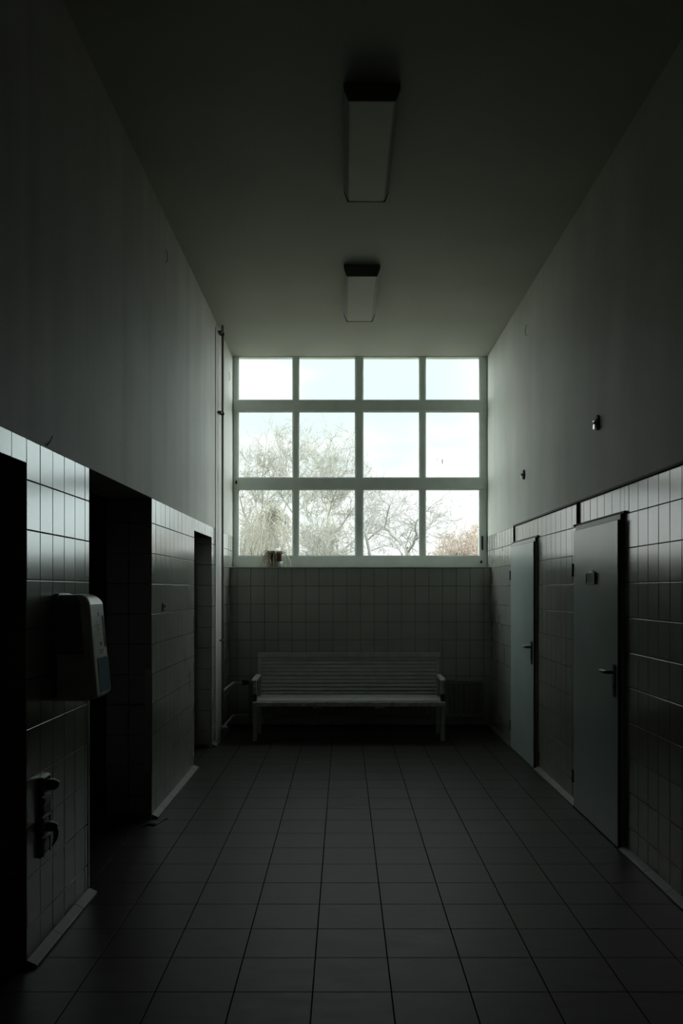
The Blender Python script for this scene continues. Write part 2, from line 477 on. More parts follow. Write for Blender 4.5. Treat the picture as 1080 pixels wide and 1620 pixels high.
# cable trunking over the doors; shade on white trunking put into the black
def trunk(pts, name, label, wid=.014, dep=.016):
    b = MB()
    for (a, c) in zip(pts[:-1], pts[1:]):
        (ya, za), (yb, zb) = a, c
        y0, y1 = min(ya, yb) - wid/2, max(ya, yb) + wid/2; z0, z1 = min(za, zb) - wid/2, max(za, zb) + wid/2
        b.box(XR - dep, XR - .0006, y0, y1, z0, z1, 0, .0015)
    return tag(b.build(name, M['blackmatte']), label, 'cable')
trunk([(4.98, 1.999), (6.075, 1.999), (5.995, 1.999), (5.995, 2.163), (2.2, 2.163)], 'cable_trunking',
      'thin cable trunking with painted-on shade above the nearer door, running along the tile top to the right')
trunk([(7.22, 1.999), (8.30, 1.999), (8.235, 1.999), (8.235, 2.163), (6.02, 2.163)], 'cable_trunking',
      'thin cable trunking with painted-on shade stepping over the farther door beside the window')

# sign on the nearer door
s = empty('door_sign', (1.625, 5.53, 1.61), 'small dark rectangular sign holder on the nearer grey door', 'sign')
b = MB()
y0, y1, z0, z1 = 5.435, 5.63, 1.577, 1.652
b.box(1.609, 1.6245, y0, y1, z0, z0 + .008, 0, .001); b.box(1.609, 1.6245, y0, y1, z1 - .008, z1, 0, .001)
b.box(1.609, 1.6245, y0, y0 + .014, z0, z1, 0, .001); b.box(1.609, 1.6245, y1 - .010, y1, z0, z1, 0, .001)
b.build('sign_frame', M['black'], s)
b = MB(); b.box(1.613, 1.6245, y0 + .012, y1 - .009, z0 + .006, z1 - .006); b.build('sign_face', M['sign_glass'], s)
b = MB(); b.box(1.615, 1.619, y0 + .055, y1 - .05, z1 - .004, z1 + .014); b.build('paper_slip', M['paper'], s)

# ------------------------------------------------------------------ ceiling lamps
def make_lamp(y0, y1, label):
    xc = .150; zb = ZC - .095 + .003
    s = empty('ceiling_lamp', (xc, (y0+y1)/2, ZC), label, 'ceiling light', 'ceiling lights')
    b = MB()
    b.prism([(xc - .150, ZC - .001), (xc + .150, ZC - .001), (xc + .150, ZC - .030), (xc + .122, zb), (xc - .122, zb), (xc - .150, ZC - .030)], 'y', y0 + .012, y1 - .012)
    b.build('lamp_housing', M['lamp_body'], s)
    b = MB(); b.box(xc - .114, xc + .114, y0 + .016, y1 - .016, zb - .006, zb + .002, 0, .002); b.build('diffuser', M['lamp_diff'], s)
    for (a, c) in ((y0, y0 + .012), (y1 - .012, y1)):
        b = MB()
        b.prism([(xc - .152, ZC - .001), (xc + .152, ZC - .001), (xc + .152, ZC - .034), (xc + .126, zb - .008), (xc - .126, zb - .008), (xc - .152, ZC - .034)], 'y', a, c)
        b.build('end_cap', M['lamp_end'], s)
make_lamp(4.515, 5.70, 'flat white ceiling light nearest the camera, unlit')
make_lamp(7.04, 8.24, 'flat white ceiling light nearest the window, unlit')

# ------------------------------------------------------------------ bench
bench = empty('bench', (.05, 8.85, 0), 'long white slatted wooden bench with armrests under the window', 'bench')
bx0, bx1 = -.926, 1.028
def slat(y, z, ang, w, th=.018, x0=bx0 + .040, x1=bx1 - .040, name='slat', m='bench'):
    """a board along x; ang: tilt of its width from horizontal"""
    b = MB(); ca, sa = math.cos(ang), math.sin(ang)
    b.obox(Vector(((x0+x1)/2, y, z)), Vector((1, 0, 0)), Vector((0, ca, sa)), Vector((0, -sa, ca)), (x1-x0)/2, w/2, th/2, 0, .004)
    b.build(name, M[m], bench)
slat(8.585, .3775, math.pi/2, .046, .030, bx0, bx1, 'front_rail', 'bench_worn')
seat = [(8.635, .402, .02), (8.690, .401, -.02), (8.745, .399, -.04), (8.800, .397, -.02), (8.855, .397, .03), (8.908, .401, .12), (8.955, .412, .38)]
for (y, z, a) in seat: slat(y, z, a, .047)
yb0, zb0, yb1, zb1 = 8.990, .445, 9.125, .790
for k in range(10):
    f = k / 9
    slat(yb0 + (yb1-yb0)*(f**1.15), zb0 + (zb1-zb0)*f, math.atan2(zb1-zb0, yb1-yb0) - (.30*(1-f)**3), .0335, .016)
slat(9.135, .832, 1.30, .056, .030, bx0 - .004, bx1 + .010, 'top_rail')
for (xa, sg) in ((bx0 + .0195, -1), (bx1 - .0235, 1)):
    b = MB(); b.box(xa - .020, xa + .020, 8.590, 8.632, 0, .382, 0, .004); b.build('leg', M['bench'], bench)
    b = MB()                           # rear leg runs up into the back post
    b.prism([(9.045, 0), (9.085, 0), (9.060, .36), (9.075, .44), (9.165, .845), (9.130, .855), (9.020, .43), (9.018, .36)], 'x', xa - .019, xa + .019)
    b.build('leg', M['bench'], bench)
    b = MB()                           # side rail carrying the seat, curved
    b.prism([(8.63, .335), (9.03, .330), (9.03, .405), (8.93, .388), (8.80, .382), (8.63, .388)], 'x', xa - .016, xa + .016)
    b.prism([(8.63, .16), (9.055, .16), (9.055, .20), (8.63, .20)], 'x', xa - .011, xa + .011) if False else None
    b.build('side_rail', M['bench'], bench)
    b = MB()                           # armrest
    b.prism([(8.655, .600), (8.700, .602), (9.090, .612), (9.090, .634), (8.700, .628), (8.655, .618), (8.645, .609)], 'x', xa + sg*.010 - .024, xa + sg*.010 + .024)
    b.build('armrest', M['bench'], bench)
    b = MB(); xs = xa + sg*.008
    b.prism([(8.655, .470), (8.700, .470), (8.690, .540), (8.705, .602), (8.668, .602), (8.650, .540)], 'x', xs - .016, xs + .016)
    b.build('arm_post', M['bench'], bench)
    b = MB(); b.box(xs - .019, xs + .019, 8.648, 8.702, .395, .471, 0, .004); b.build('post_foot', M['blackmatte'], bench)
for xa in (-.268, .362):
    b = MB(); b.box(xa - .046, xa + .046, 8.600, 9.02, .330, .383, 0, .004); b.build('bearer', M['bench_worn'], bench)

# ------------------------------------------------------------------ radiator and pipes
rad = empty('radiator', (.24, 9.44, .13), 'long low panel radiator on the back wall behind the bench', 'radiator')
rx0, rx1, ry0, ry1, rz0, rz1 = -1.06, 1.540, 9.38, 9.47, .125, .535
b = MB()
n = int((rx1 - rx0) / .0535); vs = []; pr = []
for k in range(n):
    xa = rx0 + .02 + k * .0535
    pr += [(xa, ry0 + .010), (xa + .016, ry0 + .010), (xa + .021, ry0), (xa + .045, ry0), (xa + .050, ry0 + .010)]
pr = [(rx0, ry0 + .010)] + pr + [(rx1, ry0 + .010)]
zr = [(rz0 + .03, 0), (rz1 - .04, 0)]
for z in (rz0 + .028, rz1 - .040):
    for (x, y) in pr: vs.append((x, y, z))
m_ = len(pr)
b.add(vs, [(i, i+1, m_+i+1, m_+i) for i in range(m_-1)])
b.box(rx0, rx1, ry0 + .002, ry0 + .022, rz1 - .042, rz1, 0, .006); b.box(rx0, rx1, ry0 + .002, ry0 + .022, rz0, rz0 + .03, 0, .006)
b.box(rx0, rx1, ry0 + .012, ry0 + .020, rz0, rz1)
b.build('front_panel', M['radiator'], rad)
b = MB(); b.box(rx0, rx1, ry1 - .018, ry1, rz0, rz1, 0, .005); b.build('rear_panel', M['radiator'], rad)
b = MB()
for k in range(80):
    xa = rx0 + .02 + k * (rx1 - rx0 - .04) / 79
    b.box(xa - .002, xa + .002, ry0 + .02, ry1 - .017, rz0 + .03, rz1 + .001)
b.build('convector_fins', M['radiator'], rad)
for xa in (-.7, .3, 1.25):
    b = MB(); b.box(xa - .015, xa + .015, ry1 - .002, YB - .001, rz0 + .05, rz1 - .06, 0, .002); b.build('bracket', M['pipe_dark'], rad)
b = MB(); b.tube([(-1.055, 9.44, .502), (-1.10, 9.44, .502)], .022, 12); b.tube([(-1.10, 9.44, .502), (-1.135, 9.44, .502)], [.030, .026], 12)
b.build('valve', M['blackmatte'], rad)

def riser(x, y, r, m, label, claims, top):
    s = empty('heating_pipe', (x, y, 0), label, 'pipe')
    b = MB(); b.tube([(x, y, 0), (x, y, top)], r, 16); b.build('pipe_run', M[m], s)
    for z in claims:
        c = MB(); c.tube([(x, y, z - .012), (x, y, z + .012)], r + .006, 16)
        c.box(XL + .0145, x, y - .10 if z > 2 else y - .006, y + .006, z - .010, z + .010)
        c.build('pipe_clamp', M['blackmatte'] if z > 2 else M['pipe_dark'], s)
    return s
b = MB(); b.box(XL + .0005, XL + .007, 8.475, 8.850, 0, 4.175, 0, .002)
struct(b.build('trim_1', M['plaster_l']), 'narrow pale upright board on the left wall behind the thin heating pipe')
rp = riser(-1.245, 8.67, .0125, 'pipe_dark', 'thin grey vertical heating pipe rising up the left wall beside the window', (1.02, 3.345, 4.16), ZC)
def elbow(pts, r, lab):
    P = [Vector(p) for p in pts]; out = [P[0]]
    for i in range(1, len(P)-1):
        a = (P[i-1] - P[i]).normalized(); c = (P[i+1] - P[i]).normalized()
        for k in range(5):
            t = k/4; q0 = P[i] + a*.04; q1 = P[i] + c*.04
            out.append((1-t)**2*q0 + 2*t*(1-t)*P[i] + t*t*q1)
    out.append(P[-1])
    b = MB(); b.tube(out, r, 12)
    return tag(b.build('supply_pipe', M['pipe']), lab, 'pipe')
elbow([(-1.240, 8.695, .505), (-1.238, 9.44, .505), (-1.135, 9.44, .502)], .011, 'upper of two thin pipes bending round the corner to the radiator')
elbow([(-1.242, 8.690, .130), (-1.238, 9.44, .140), (-1.062, 9.44, .145)], .011, 'lower of two thin pipes bending round the corner near the floor')
b = MB(); b.tube([(-1.245, 8.67, .112), (-1.245, 8.67, .150)], [.020, .024], 12); b.tube([(-1.245, 8.67, .13), (-1.198, 8.66, .130)], [.012, .018], 12); b.build('valve', M['pipe'], rp)

# ------------------------------------------------------------------ pot plant on the sill
pc = Vector((at(436.6, 0, 9.66).x, 9.655, 1.800))
plant = empty('potted_plant', pc, 'dried spider plant drooping from a terracotta pot on the window sill', 'plant')
def lathe(mb, c, prof, n=28, mat_=0):
    vs = []; fs = []
    for (r, z) in prof:
        for k in range(n):
            a = 2*math.pi*k/n; vs.append((c[0] + r*math.cos(a), c[1] + r*math.sin(a), c[2] + z))
    for i in range(len(prof)-1):
        for k in range(n):
            k2 = (k+1) % n; fs.append((i*n+k, i*n+k2, (i+1)*n+k2, (i+1)*n+k))
    mb.add(vs, fs, mat_, True)
b = MB(); lathe(b, pc, [(.0, .012), (.050, .012), (.066, .135), (.071, .137), (.072, .164), (.066, .166), (.062, .150)]); b.build('pot', M['pot'], plant)
b = MB(); lathe(b, pc, [(0, .001), (.062, .001), (.072, .010), (.076, .060), (.073, .062), (.066, .020), (0, .010)]); b.build('saucer', M['saucer'], plant)
b = MB(); lathe(b, pc, [(0, .150), (.064, .149)]); b.build('soil', M['soil'], plant)
def leaves(nm, m, cnt, seed, spread):
    r = random.Random(seed); b = MB()
    for i in range(cnt):
        az = r.choice([math.pi + r.gauss(0, .55), r.gauss(0, .6), -math.pi/2 + r.gauss(0, .7)]) if spread else math.pi + r.gauss(.35, .45)
        d = Vector((math.cos(az), min(math.sin(az) * .8, .15), 0))
        reach = r.uniform(.09, .20); rise = r.uniform(.01, .045); drop = r.uniform(.08, .34)
        p0 = pc + Vector((r.uniform(-.045, .045), r.uniform(-.04, .03), .155)); pts = []
        N = 9
        for k in range(N):
            t = k/(N-1)
            p = p0 + d * (reach * (1 - (1-t)**1.8)) + Vector((0, 0, rise*math.sin(min(t*3, 1)*math.pi/2) - drop * t**2.4))
            p += Vector((r.gauss(0, .003), r.gauss(0, .003), 0)); 
            if p.y > YB - .02 : p.z = max(p.z, 1.803)
            pts.append(p)
        w = r.uniform(.0045, .0085)
        side = Vector((-d.y, d.x, 0)).normalized()
        vs = []
        for k, p in enumerate(pts):
            ww = w * (1 - .75*(k/(N-1))**2)
            vs += [p - side*ww, p - Vector((0, 0, ww*.6)), p + side*ww, p + Vector((0, 0, ww*.1))]
        fs = []
        for k in range(N-1):
            for q in range(4):
                q2 = (q+1) % 4; fs.append((k*4+q, k*4+q2, (k+1)*4+q2, (k+1)*4+q))
        b.add(vs, fs, 0, True)
    o = b.build(nm, m, plant); o['kind'] = 'stuff'; return o
leaves('foliage', M['leaf'], 60, 3, False)
leaves('runners', M['leaf2'], 26, 11, True)

# ------------------------------------------------------------------ towel dispenser
DY0, DY1, DZ0, DZ1 = 3.745, 3.975, 1.042, 1.520
disp = empty('towel_dispenser', (XL, (DY0+DY1)/2, DZ0), 'bulky white and grey towel dispenser on the tiled left pillar', 'dispenser')
def prot(z):                          # how far the front stands out at height z
    f = (DZ1 - z) / (DZ1 - DZ0); p = .158 + .042 * f
    if f < .10: p -= .030 * (1 - f/.10)**2
    if f > .93: p -= .030 * ((f-.93)/.07)**2
    return p
def rrect(y0, y1, z0, z1, rt_, rb, n=7):
    pts = []
    for (cy, cz, r, a0) in ((y1-rt_, z1-rt_, rt_, 0), (y0+rt_, z1-rt_, rt_, 90), (y0+rb, z0+rb, rb, 180), (y1-rb, z0+rb, rb, 270)):
        for k in range(n):
            a = math.radians(a0 + 90*k/(n-1)); pts.append((cy + r*math.cos(a), cz + r*math.sin(a)))
    return pts
def shell(y0, y1, z0, z1, rt_, rb, t0, t1, fil, front=True):
    mb = MB(); sec = []
    steps = [(t0, 0)] + [(t1 - fil*(1 - math.sin(math.pi/2*k/5)), fil*(1 - math.cos(math.pi/2*k/5))) for k in range(6)]
    vs = []; n = 0
    for (t_, ins) in steps:
        pr = rrect(y0 + ins, y1 - ins, z0 + ins, z1 - ins, max(rt_ - ins, .004), max(rb - ins, .004)); n = len(pr)
        for (y, z) in pr:
            x = XL + (t_ if t_ <= .05 else (prot(z) - (t1 - t_)))
            vs.append((x, y, z))
    fs = []
    for i in range(len(steps)-1):
        for k in range(n):
            k2 = (k+1) % n; fs.append((i*n+k, i*n+k2, (i+1)*n+k2, (i+1)*n+k))
    L_ = (len(steps)-1)*n; h = n//4
    mb.add(vs, fs, 0, True)
    # front cap as strips between left and right outline
    m2 = len(mb.v)
    cap = [mb.v[L_ + k] for k in range(n)]
    right = cap[3*h:] + cap[:h]; left = cap[h:3*h][::-1]
    vs2 = right + left; q = len(right)
    mb.add(vs2, [(i, i+1, q+i+1, q+i) for i in range(q-1)], 0, False)
    return mb
b = shell(DY0 - .004, DY1 + .004, DZ0 + .012, DZ1 + .004, .05, .03, .001, .02, .006); b.build('back_plate', M['disp_dark'], disp)
T1 = .2
b = shell(DY0 + .010, DY1 - .010, DZ0 + .19, DZ1 - .002, .045, .012, .002, T1, .02)
b.v = [(x - .012 if x > XL + .06 else x, y, z) for (x, y, z) in b.v]; b.build('upper_body', M['disp_dark'], disp)
b = shell(DY0 + .002, DY1 - .002, DZ0, DZ0 + .215, .02, .035, .002, T1, .03)
b.v = [(x - .006 if x > XL + .06 else x, y, z) for (x, y, z) in b.v]; b.build('lower_cover', M['disp_milky'], disp)
# front cover: shell from 70% of the depth outwards
def front_cover():
    mb = MB(); vs = []; n = 0; steps = [(.040, 0)] + [(.018*(1 - math.sin(math.pi/2*k/5)), .018*(1 - math.cos(math.pi/2*k/5))) for k in range(6)]
    for (bk, ins) in steps:
        pr = rrect(DY0 + ins, DY1 - ins, DZ0 + .004 + ins, DZ1 - ins, .055 - ins, .034 - ins); n = len(pr)
        for (y, z) in pr: vs.append((XL + prot(z) - bk, y, z))
    fs = []
    for i in range(len(steps)-1):
        for k in range(n):
            k2 = (k+1) % n; fs.append((i*n+k, i*n+k2, (i+1)*n+k2, (i+1)*n+k))
    mb.add(vs, fs, 0, True)
    h = n//4; L_ = (len(steps)-1)*n; cap = [vs[L_+k] for k in range(n)]
    right = cap[3*h:] + cap[:h]; left = cap[h:3*h][::-1]; q = len(right)
    mb.add(right + left, [(i, i+1, q+i+1, q+i) for i in range(q-1)], 0, False)
    return mb
fc = front_cover().build('front_cover', M['disp_light'], disp)
def onfront(y0, y1, z0, z1, name, m, th=.0015, r=.002, parent=None):
    b = MB(); pr = rrect(y0, y1, z0, z1, min(r, (z1-z0)/2.1), min(r, (z1-z0)/2.1), 4); n = len(pr)
    vs = [(XL + prot(z) - .004, y, z) for (y, z) in pr] + [(XL + prot(z) + th, y, z) for (y, z) in pr]
    fs = [tuple(range(n, 2*n))] + [(k, (k+1) % n, n + (k+1) % n, n+k) for k in range(n)]
    b.add(vs, fs); return b
onfront(3.795, 3.962, 1.070, 1.238, 'w', None, .003, .02).build('window_rim', M['disp_light'], fc)
onfront(3.803, 3.954, 1.078, 1.232, 'w', None, .0045, .016).build('blue_window', M['disp_blue'], fc)
onfront(3.928, 3.952, 1.275, 1.420, 'w', None, .002, .008).build('level_strip', M['disp_strip'], fc)
for (y0, y1, z, h) in ((3.835, 3.850, 1.3895, .006), (3.792, 3.884, 1.3775, .004), (3.800, 3.870, 1.3690, .003), (3.835, 3.862, 1.358, .007), (3.795, 3.880, 1.3475, .005), (3.80, 3.86, 1.340, .003)):
    onfront(y0, y1, z, z + h, 'x', None, .0008).build('printed_line', M['red_ink'], fc)
for (y0, y1, z0, z1) in ((3.866, 3.878, 1.418, 1.438), (3.860, 3.872, 1.284, 1.302), (3.878, 3.890, 1.284, 1.302), (3.845, 3.856, 1.262, 1.270), (3.845, 3.856, 1.248, 1.256), (3.868, 3.878, 1.252, 1.262), (3.890, 3.900, 1.258, 1.268), (3.893, 3.898, 1.244, 1.250)):
    onfront(y0, y1, z0, z1, 'x', None, .0008).build('printed_icon', M['grey_ink'], fc)
# ------------------------------------------------------------------ socket panel low on the pillar
sk = empty('socket_panel', (XL, 3.62, .575), 'upright four-gang socket and switch panel low on the left pillar', 'socket')
sy0, sy1 = 3.568, 3.672
b = MB(); b.box(XL + .0006, XL + .016, sy0, sy1, .404, .746, 0, .004); b.build('back_box', M['socket'], sk)
zc_ = [.704, .620, .534, .448]
for i, z in enumerate(zc_):
    f = MB()
    for (a, c, e, g_) in ((sy0 + .008, sy1 - .008, z + .033, z + .039), (sy0 + .008, sy1 - .008, z - .039, z - .033), (sy0 + .008, sy0 + .016, z - .039, z + .039), (sy1 - .016, sy1 - .008, z - .039, z + .039)):
        f.box(XL + .014, XL + .023, a, c, e, g_, 0, .0015)
    f.build('cover_frame', M['socket'], sk)
    if i == 1:
        f = MB(); f.prism([(XL + .014, z - .031), (XL + .026, z - .031), (XL + .020, z), (XL + .029, z + .031), (XL + .014, z + .031)], 'y', sy0 + .018, sy1 - .018); f.build('rocker_switch', M['socket'], sk)
    else:
        f = MB(); f.disc((XL + .014, (sy0+sy1)/2, z), (1, 0, 0), .030, .007, 24); f.disc((XL + .021, (sy0+sy1)/2, z), (1, 0, 0), .019, .0004, 20, 0); f.build('socket_insert', M['socket'], sk)
def plug(z, ln, r, label):
    yc = (sy0+sy1)/2; b = MB()
    x0_ = XL + .0226
    s_ = empty('power_plug', (x0_, yc, z), label, 'plug')
    b.tube([(x0_, yc, z), (x0_ + ln*.5, yc, z), (x0_ + ln*.85, yc, z - .002), (x0_ + ln, yc, z - .006)], [r, r, r*.85, r*.5], 16); b.build('plug_body', M['black'], s_)
    b = MB(); b.box(x0_ + .004, x0_ + ln*.7, yc - r*.6, yc + r*.7, z - .01, z + r*1.02, 0, .004); b.build('plug_grip', M['black'], s_)
    return s_
plug(.706, .048, .024, 'chunky black plug in the top socket of the low panel')
p2 = plug(.526, .040, .021, 'black plug in the lower socket of the low panel, drooping below')
b = MB(); yc = 3.62; xx = XL + .056
b.tube([(xx, yc, .520), (xx + .004, yc, .500), (xx, yc + .004, .475), (xx - .010, yc + .006, .452), (xx - .016, yc + .008, .440)], [.011, .012, .009, .006, .003], 10); b.build('cord_stub', M['black'], p2)

# ------------------------------------------------------------------ corner guards, hooks, wires, scraps
b = MB(); y = 5.682
b.box(XL - .046, XL + .0024, y - .0030, y - .0002, .300, 1.005); b.box(XL + .0002, XL + .0024, y - .0030, y + .006, .300, 1.005)
tag(b.build('corner_guard', M['steel']), 'metal corner guard on the far side of the wide left opening', 'corner guard', 'metal corner guards on the left wall')
b = MB(); y = 4.286
b.box(XL + .0002, XL + .0028, y - .024, y + .0030, .030, .985); b.box(XL - .03, XL + .0028, y + .0002, y + .0030, .030, .985)
tag(b.build('corner_guard', M['steel']), 'metal corner guard on the pillar edge below the towel dispenser', 'corner guard', 'metal corner guards on the left wall')

hk = MB(); D = 1337*1.292/(544-257.6); z = EYE + (HY-960)*D/F
hk.box(XL + .0006, XL + .009, D - .030, D + .012, z - .030, z + .026, 0, .003)
hk.tube([(XL + .006, D - .01, z + .012), (XL + .016, D - .01, z + .006), (XL + .017, D - .01, z - .006)], [.005, .005, .004], 8)
tag(hk.build('wall_hook', M['blackmatte']), 'small black hook plate on the tiles between the two left openings', 'hook')

def wire(pts, label, r=.0022, grp=None):
    b = MB(); b.tube(pts, r, 6)
    return tag(b.build('wire_stub', M['wire']), label, 'wire', grp)
def hookwire(D, z, x, sg, label):
    return wire([(x - sg*.002, D, z + .055), (x + sg*.006, D + .01, z + .045), (x + sg*.012, D + .012, z + .010), (x + sg*.012, D + .006, z - .030), (x + sg*.004, D - .02, z - .050)], label, .0022, 'bent wires high on the walls')
hookwire(6.12, 3.95, XL, 1, 'bent black wire stub high on the left plaster wall, the one nearer the camera')
hookwire(9.47, 3.93, XL, 1, 'bent black wire stub high on the left wall beside the window, past the pipes')
hookwire(7.70, 3.90, XR, -1, 'short faint wire stub high on the right plaster wall')
D = 3.68
wire([(XL + .001, D - .01, 2.165), (XL + .008, D + .01, 2.185), (XL + .012, D + .035, 2.215)], 'short black wire sticking up from the tile top above the dispenser')

def bracket(D, z, h, label):
    s_ = empty('wall_bracket', (XR, D, z), label, 'bracket', 'small metal brackets on the right wall')
    b = MB(); pr = [(D + .034*math.cos(a), z + h*.5*math.sin(a)) for a in [2*math.pi*k/20 for k in range(20)]]
    b.prism(pr, 'x', XR - .012, XR - .0003); b.build('back_plate', M['blackmatte'], s_)
    b = MB(); b.prism([(XR - .010, z + h*.30), (XR - .034, z + h*.12), (XR - .032, z + h*.06), (XR - .010, z + h*.14)], 'y', D - .012, D + .020); b.build('upper_clip', M['chrome'], s_)
    b = MB(); b.prism([(XR - .010, z - h*.10), (XR - .030, z - h*.12), (XR - .030, z - h*.42), (XR - .012, z - h*.25)], 'y', D - .010, D + .020); b.build('lower_clip', M['chrome'], s_)
    b = MB(); b.box(XR - .030, XR - .010, D - .008, D + .012, z - h*.10, z + h*.06, 0, .002); b.build('stem', M['blackmatte'], s_)
bracket(5.53, 2.634, .100, 'small metal wall bracket above the nearer right door')
bracket(7.80, 2.602, .090, 'small metal wall bracket nearer the window above the farther right door')

# scrap on the floor
b = MB(); r = random.Random(5); p0 = at(225, 1311, 1); pts = []
a = Vector((-1.305, 5.42, .008)); c = Vector((-1.150, 5.505, .012))
N = 14; vs = []
for k in range(N):
    t = k/(N-1); p = a.lerp(c, t) + Vector((0, r.gauss(0, .004), abs(math.sin(t*5.5))*.016 + .004 + (.022*max(0, t-.75)/.25)))
    w = (.046*(1-t)**.7 + .010) * (1 + .2*r.random())
    tw = .8*math.sin(t*4)
    d = Vector((.3, math.cos(tw), abs(math.sin(tw))*.5))
    vs += [p - d*w*.5, p + Vector((0, 0, .004)), p + d*w*.5, p - Vector((0, 0, .003))]
for v in vs: v.z = max(v.z, .0008)
fs = [(k*4+q, k*4+(q+1) % 4, (k+1)*4+(q+1) % 4, (k+1)*4+q) for k in range(N-1) for q in range(4)] + [(0, 1, 2, 3), ((N-1)*4+3, (N-1)*4+2, (N-1)*4+1, (N-1)*4)]
b.add(vs, fs)
tag(b.build('floor_scrap', M['scrap']), 'black crumpled scrap on the floor by the wide left opening', 'litter')

# ------------------------------------------------------------------ outside
GZ = -1.0
b = MB(); b.box(-90, 90, YE + .02, 140, GZ - .5, GZ); struct(b.build('ground', M['grass']))

class Tree:
    def __init__(s, seed):
        s.r = random.Random(seed); s.big = MB(); s.small = MB()
    def tube(s, pts, rads):
        (s.big if rads[0] > .035 else s.small).tube(pts, rads, 6 if rads[0] > .035 else 3, 0, cap=False)
    def grow(s, p, d, ln, rad, depth, up=.25, wob=.22, minr=.0065, kids=(3, 5)):
        r = s.r; n = 4 if depth > 1 else 3
        pts = [p]; rads = [rad]; q = p.copy(); dd = d.normalized()
        for k in range(n):
            dd = (dd + Vector((r.gauss(0, wob), r.gauss(0, wob), r.gauss(0, wob) + up*.25))).normalized()
            q = q + dd * ln / n; pts.append(q.copy()); rads.append(max(rad * (1 - .62*(k+1)/n), minr*.8))
        s.tube(pts, rads)
        if depth <= 0: return
        m = r.randint(*kids)
        for i in range(m):
            k = r.randint(1, n); t = r.random()
            o = pts[k-1].lerp(pts[k], t)
            base = (pts[k] - pts[k-1]).normalized()
            side = Vector((r.gauss(0, 1), r.gauss(0, 1), r.gauss(0, 1))); side = (side - base*side.dot(base)).normalized()
            ang = r.uniform(.45, 1.0)
            nd = (base*math.cos(ang) + side*math.sin(ang) + Vector((0, 0, up*.5))).normalized()
            s.grow(o, nd, ln * r.uniform(.5, .8), max(rads[k] * .75, minr), depth-1, up, wob, minr, kids)
    def limb(s, pts, r0, r1, depth, twig, every=1, up=.2, kids=(3, 5), minr=.0065, wob=.22):
        """a hand placed limb, given as points, with side shoots"""
        n = len(pts); sm = []
        for i in range(n-1):
            for k in range(3): sm.append(pts[i].lerp(pts[i+1], k/3) + Vector((s.r.gauss(0, r0*.25), s.r.gauss(0, r0*.25), 0)))
        sm.append(pts[-1]); N = len(sm)
        rads = [r0 + (r1-r0)*i/(N-1) for i in range(N)]
        s.tube(sm, rads)
        for i in range(2, N, every):
            base = (sm[i] - sm[i-1]).normalized()
            for j in range(2):
                side = Vector((s.r.gauss(0, 1), s.r.gauss(0, 1), s.r.gauss(0, 1))); side = (side - base*side.dot(base)).normalized()
                nd = base*.6 + side*.8 + Vector((0, 0, up*.5))
                s.grow(sm[i], nd, twig*s.r.uniform(.6, 1.1), max(rads[i]*.45, minr), depth, up, wob, minr, kids)
        s.grow(sm[-1], sm[-1]-sm[-2], twig, r1, depth, up, wob, minr, kids)
    def finish(s, loc, label, name='bare_tree', m1='bark', m2='twig', cat='tree', grp='bare trees outside the window'):
        root = empty(name, loc, label, cat, grp)
        if s.big.f: s.big.build('trunk', M[m1], root)
        o = s.small.build('twigs', M[m2], root); o['kind'] = 'stuff'
        return root
def line(D, pts, dd=0, rng=None):
    out = []
    for i, (x, y) in enumerate(pts): out.append(at(x, y, D + dd*i))
    return out

# tree behind the second column of panes
T = Tree(21); D = 34
base = at(519, 900, D); base.z = GZ
tr = [base, at(524, 900, D), at(522, 860, D), at(519, 818, D)]
T.tube(tr, [.24, .19, .15, .11])
for pts, dd in (([(519, 818), (512, 790), (505, 760), (500, 735)], .5), ([(519, 818), (524, 795), (535, 768), (548, 742)], -.4),
            ([(519, 818), (520, 790), (517, 760), (520, 728)], .2), ([(521, 850), (538, 835), (550, 815), (563, 800)], -.8),
            ([(521, 850), (500, 835), (485, 812), (478, 785)], .9), ([(519, 818), (530, 808), (542, 792), (552, 778)], .7),
            ([(520, 880), (545, 868), (565, 850), (580, 832)], .6), ([(520, 880), (500, 868), (478, 862)], -.7)):
    T.limb(line(D, pts, dd), .065, .020, 3, 1.05, 1, .25, (2, 4))
T.finish(base, 'pale bare tree with spreading crown behind the second column of panes')
# two trees behind the left panes
T = Tree(5); D = 38
base = at(412, 900, D); base.z = GZ
T.tube([base, at(411, 900, D), at(411, 850, D), at(411, 822, D)], [.26, .2, .16, .13])
for pts, dd in (([(411, 825), (402, 795), (396, 765), (391, 735)], .5), ([(411, 825), (416, 800), (414, 765), (418, 728)], -.5),
            ([(411, 830), (425, 800), (435, 775), (440, 745)], .8), ([(411, 850), (395, 830), (382, 800), (377, 765)], -.6),
            ([(411, 860), (430, 838), (450, 810), (455, 780)], .3)):
    T.limb(line(D, pts, dd), .065, .02, 3, .95, 1, .3, (2, 4))
T.finish(base, 'bare forked tree behind the leftmost column of panes')
T = Tree(9); D = 42
base = at(466, 900, D); base.z = GZ
T.tube([base, at(466, 880, D), at(467, 830, D), at(464, 780, D)], [.24, .19, .15, .11])
for pts, dd in (([(464, 780), (455, 752), (446, 728), (441, 708)], .5), ([(464, 780), (470, 750), (474, 722), (470, 702)], -.5),
            ([(466, 800), (484, 768), (496, 740), (500, 718)], .8), ([(466, 815), (448, 790), (432, 765), (424, 742)], -.4),
            ([(466, 815), (490, 790), (512, 766), (530, 742)], .4)):
    T.limb(line(D, pts, dd), .062, .02, 3, .95, 1, .35, (2, 4))
T.finish(base, 'tallest bare tree, rising behind the mullion between the first and second columns of panes')
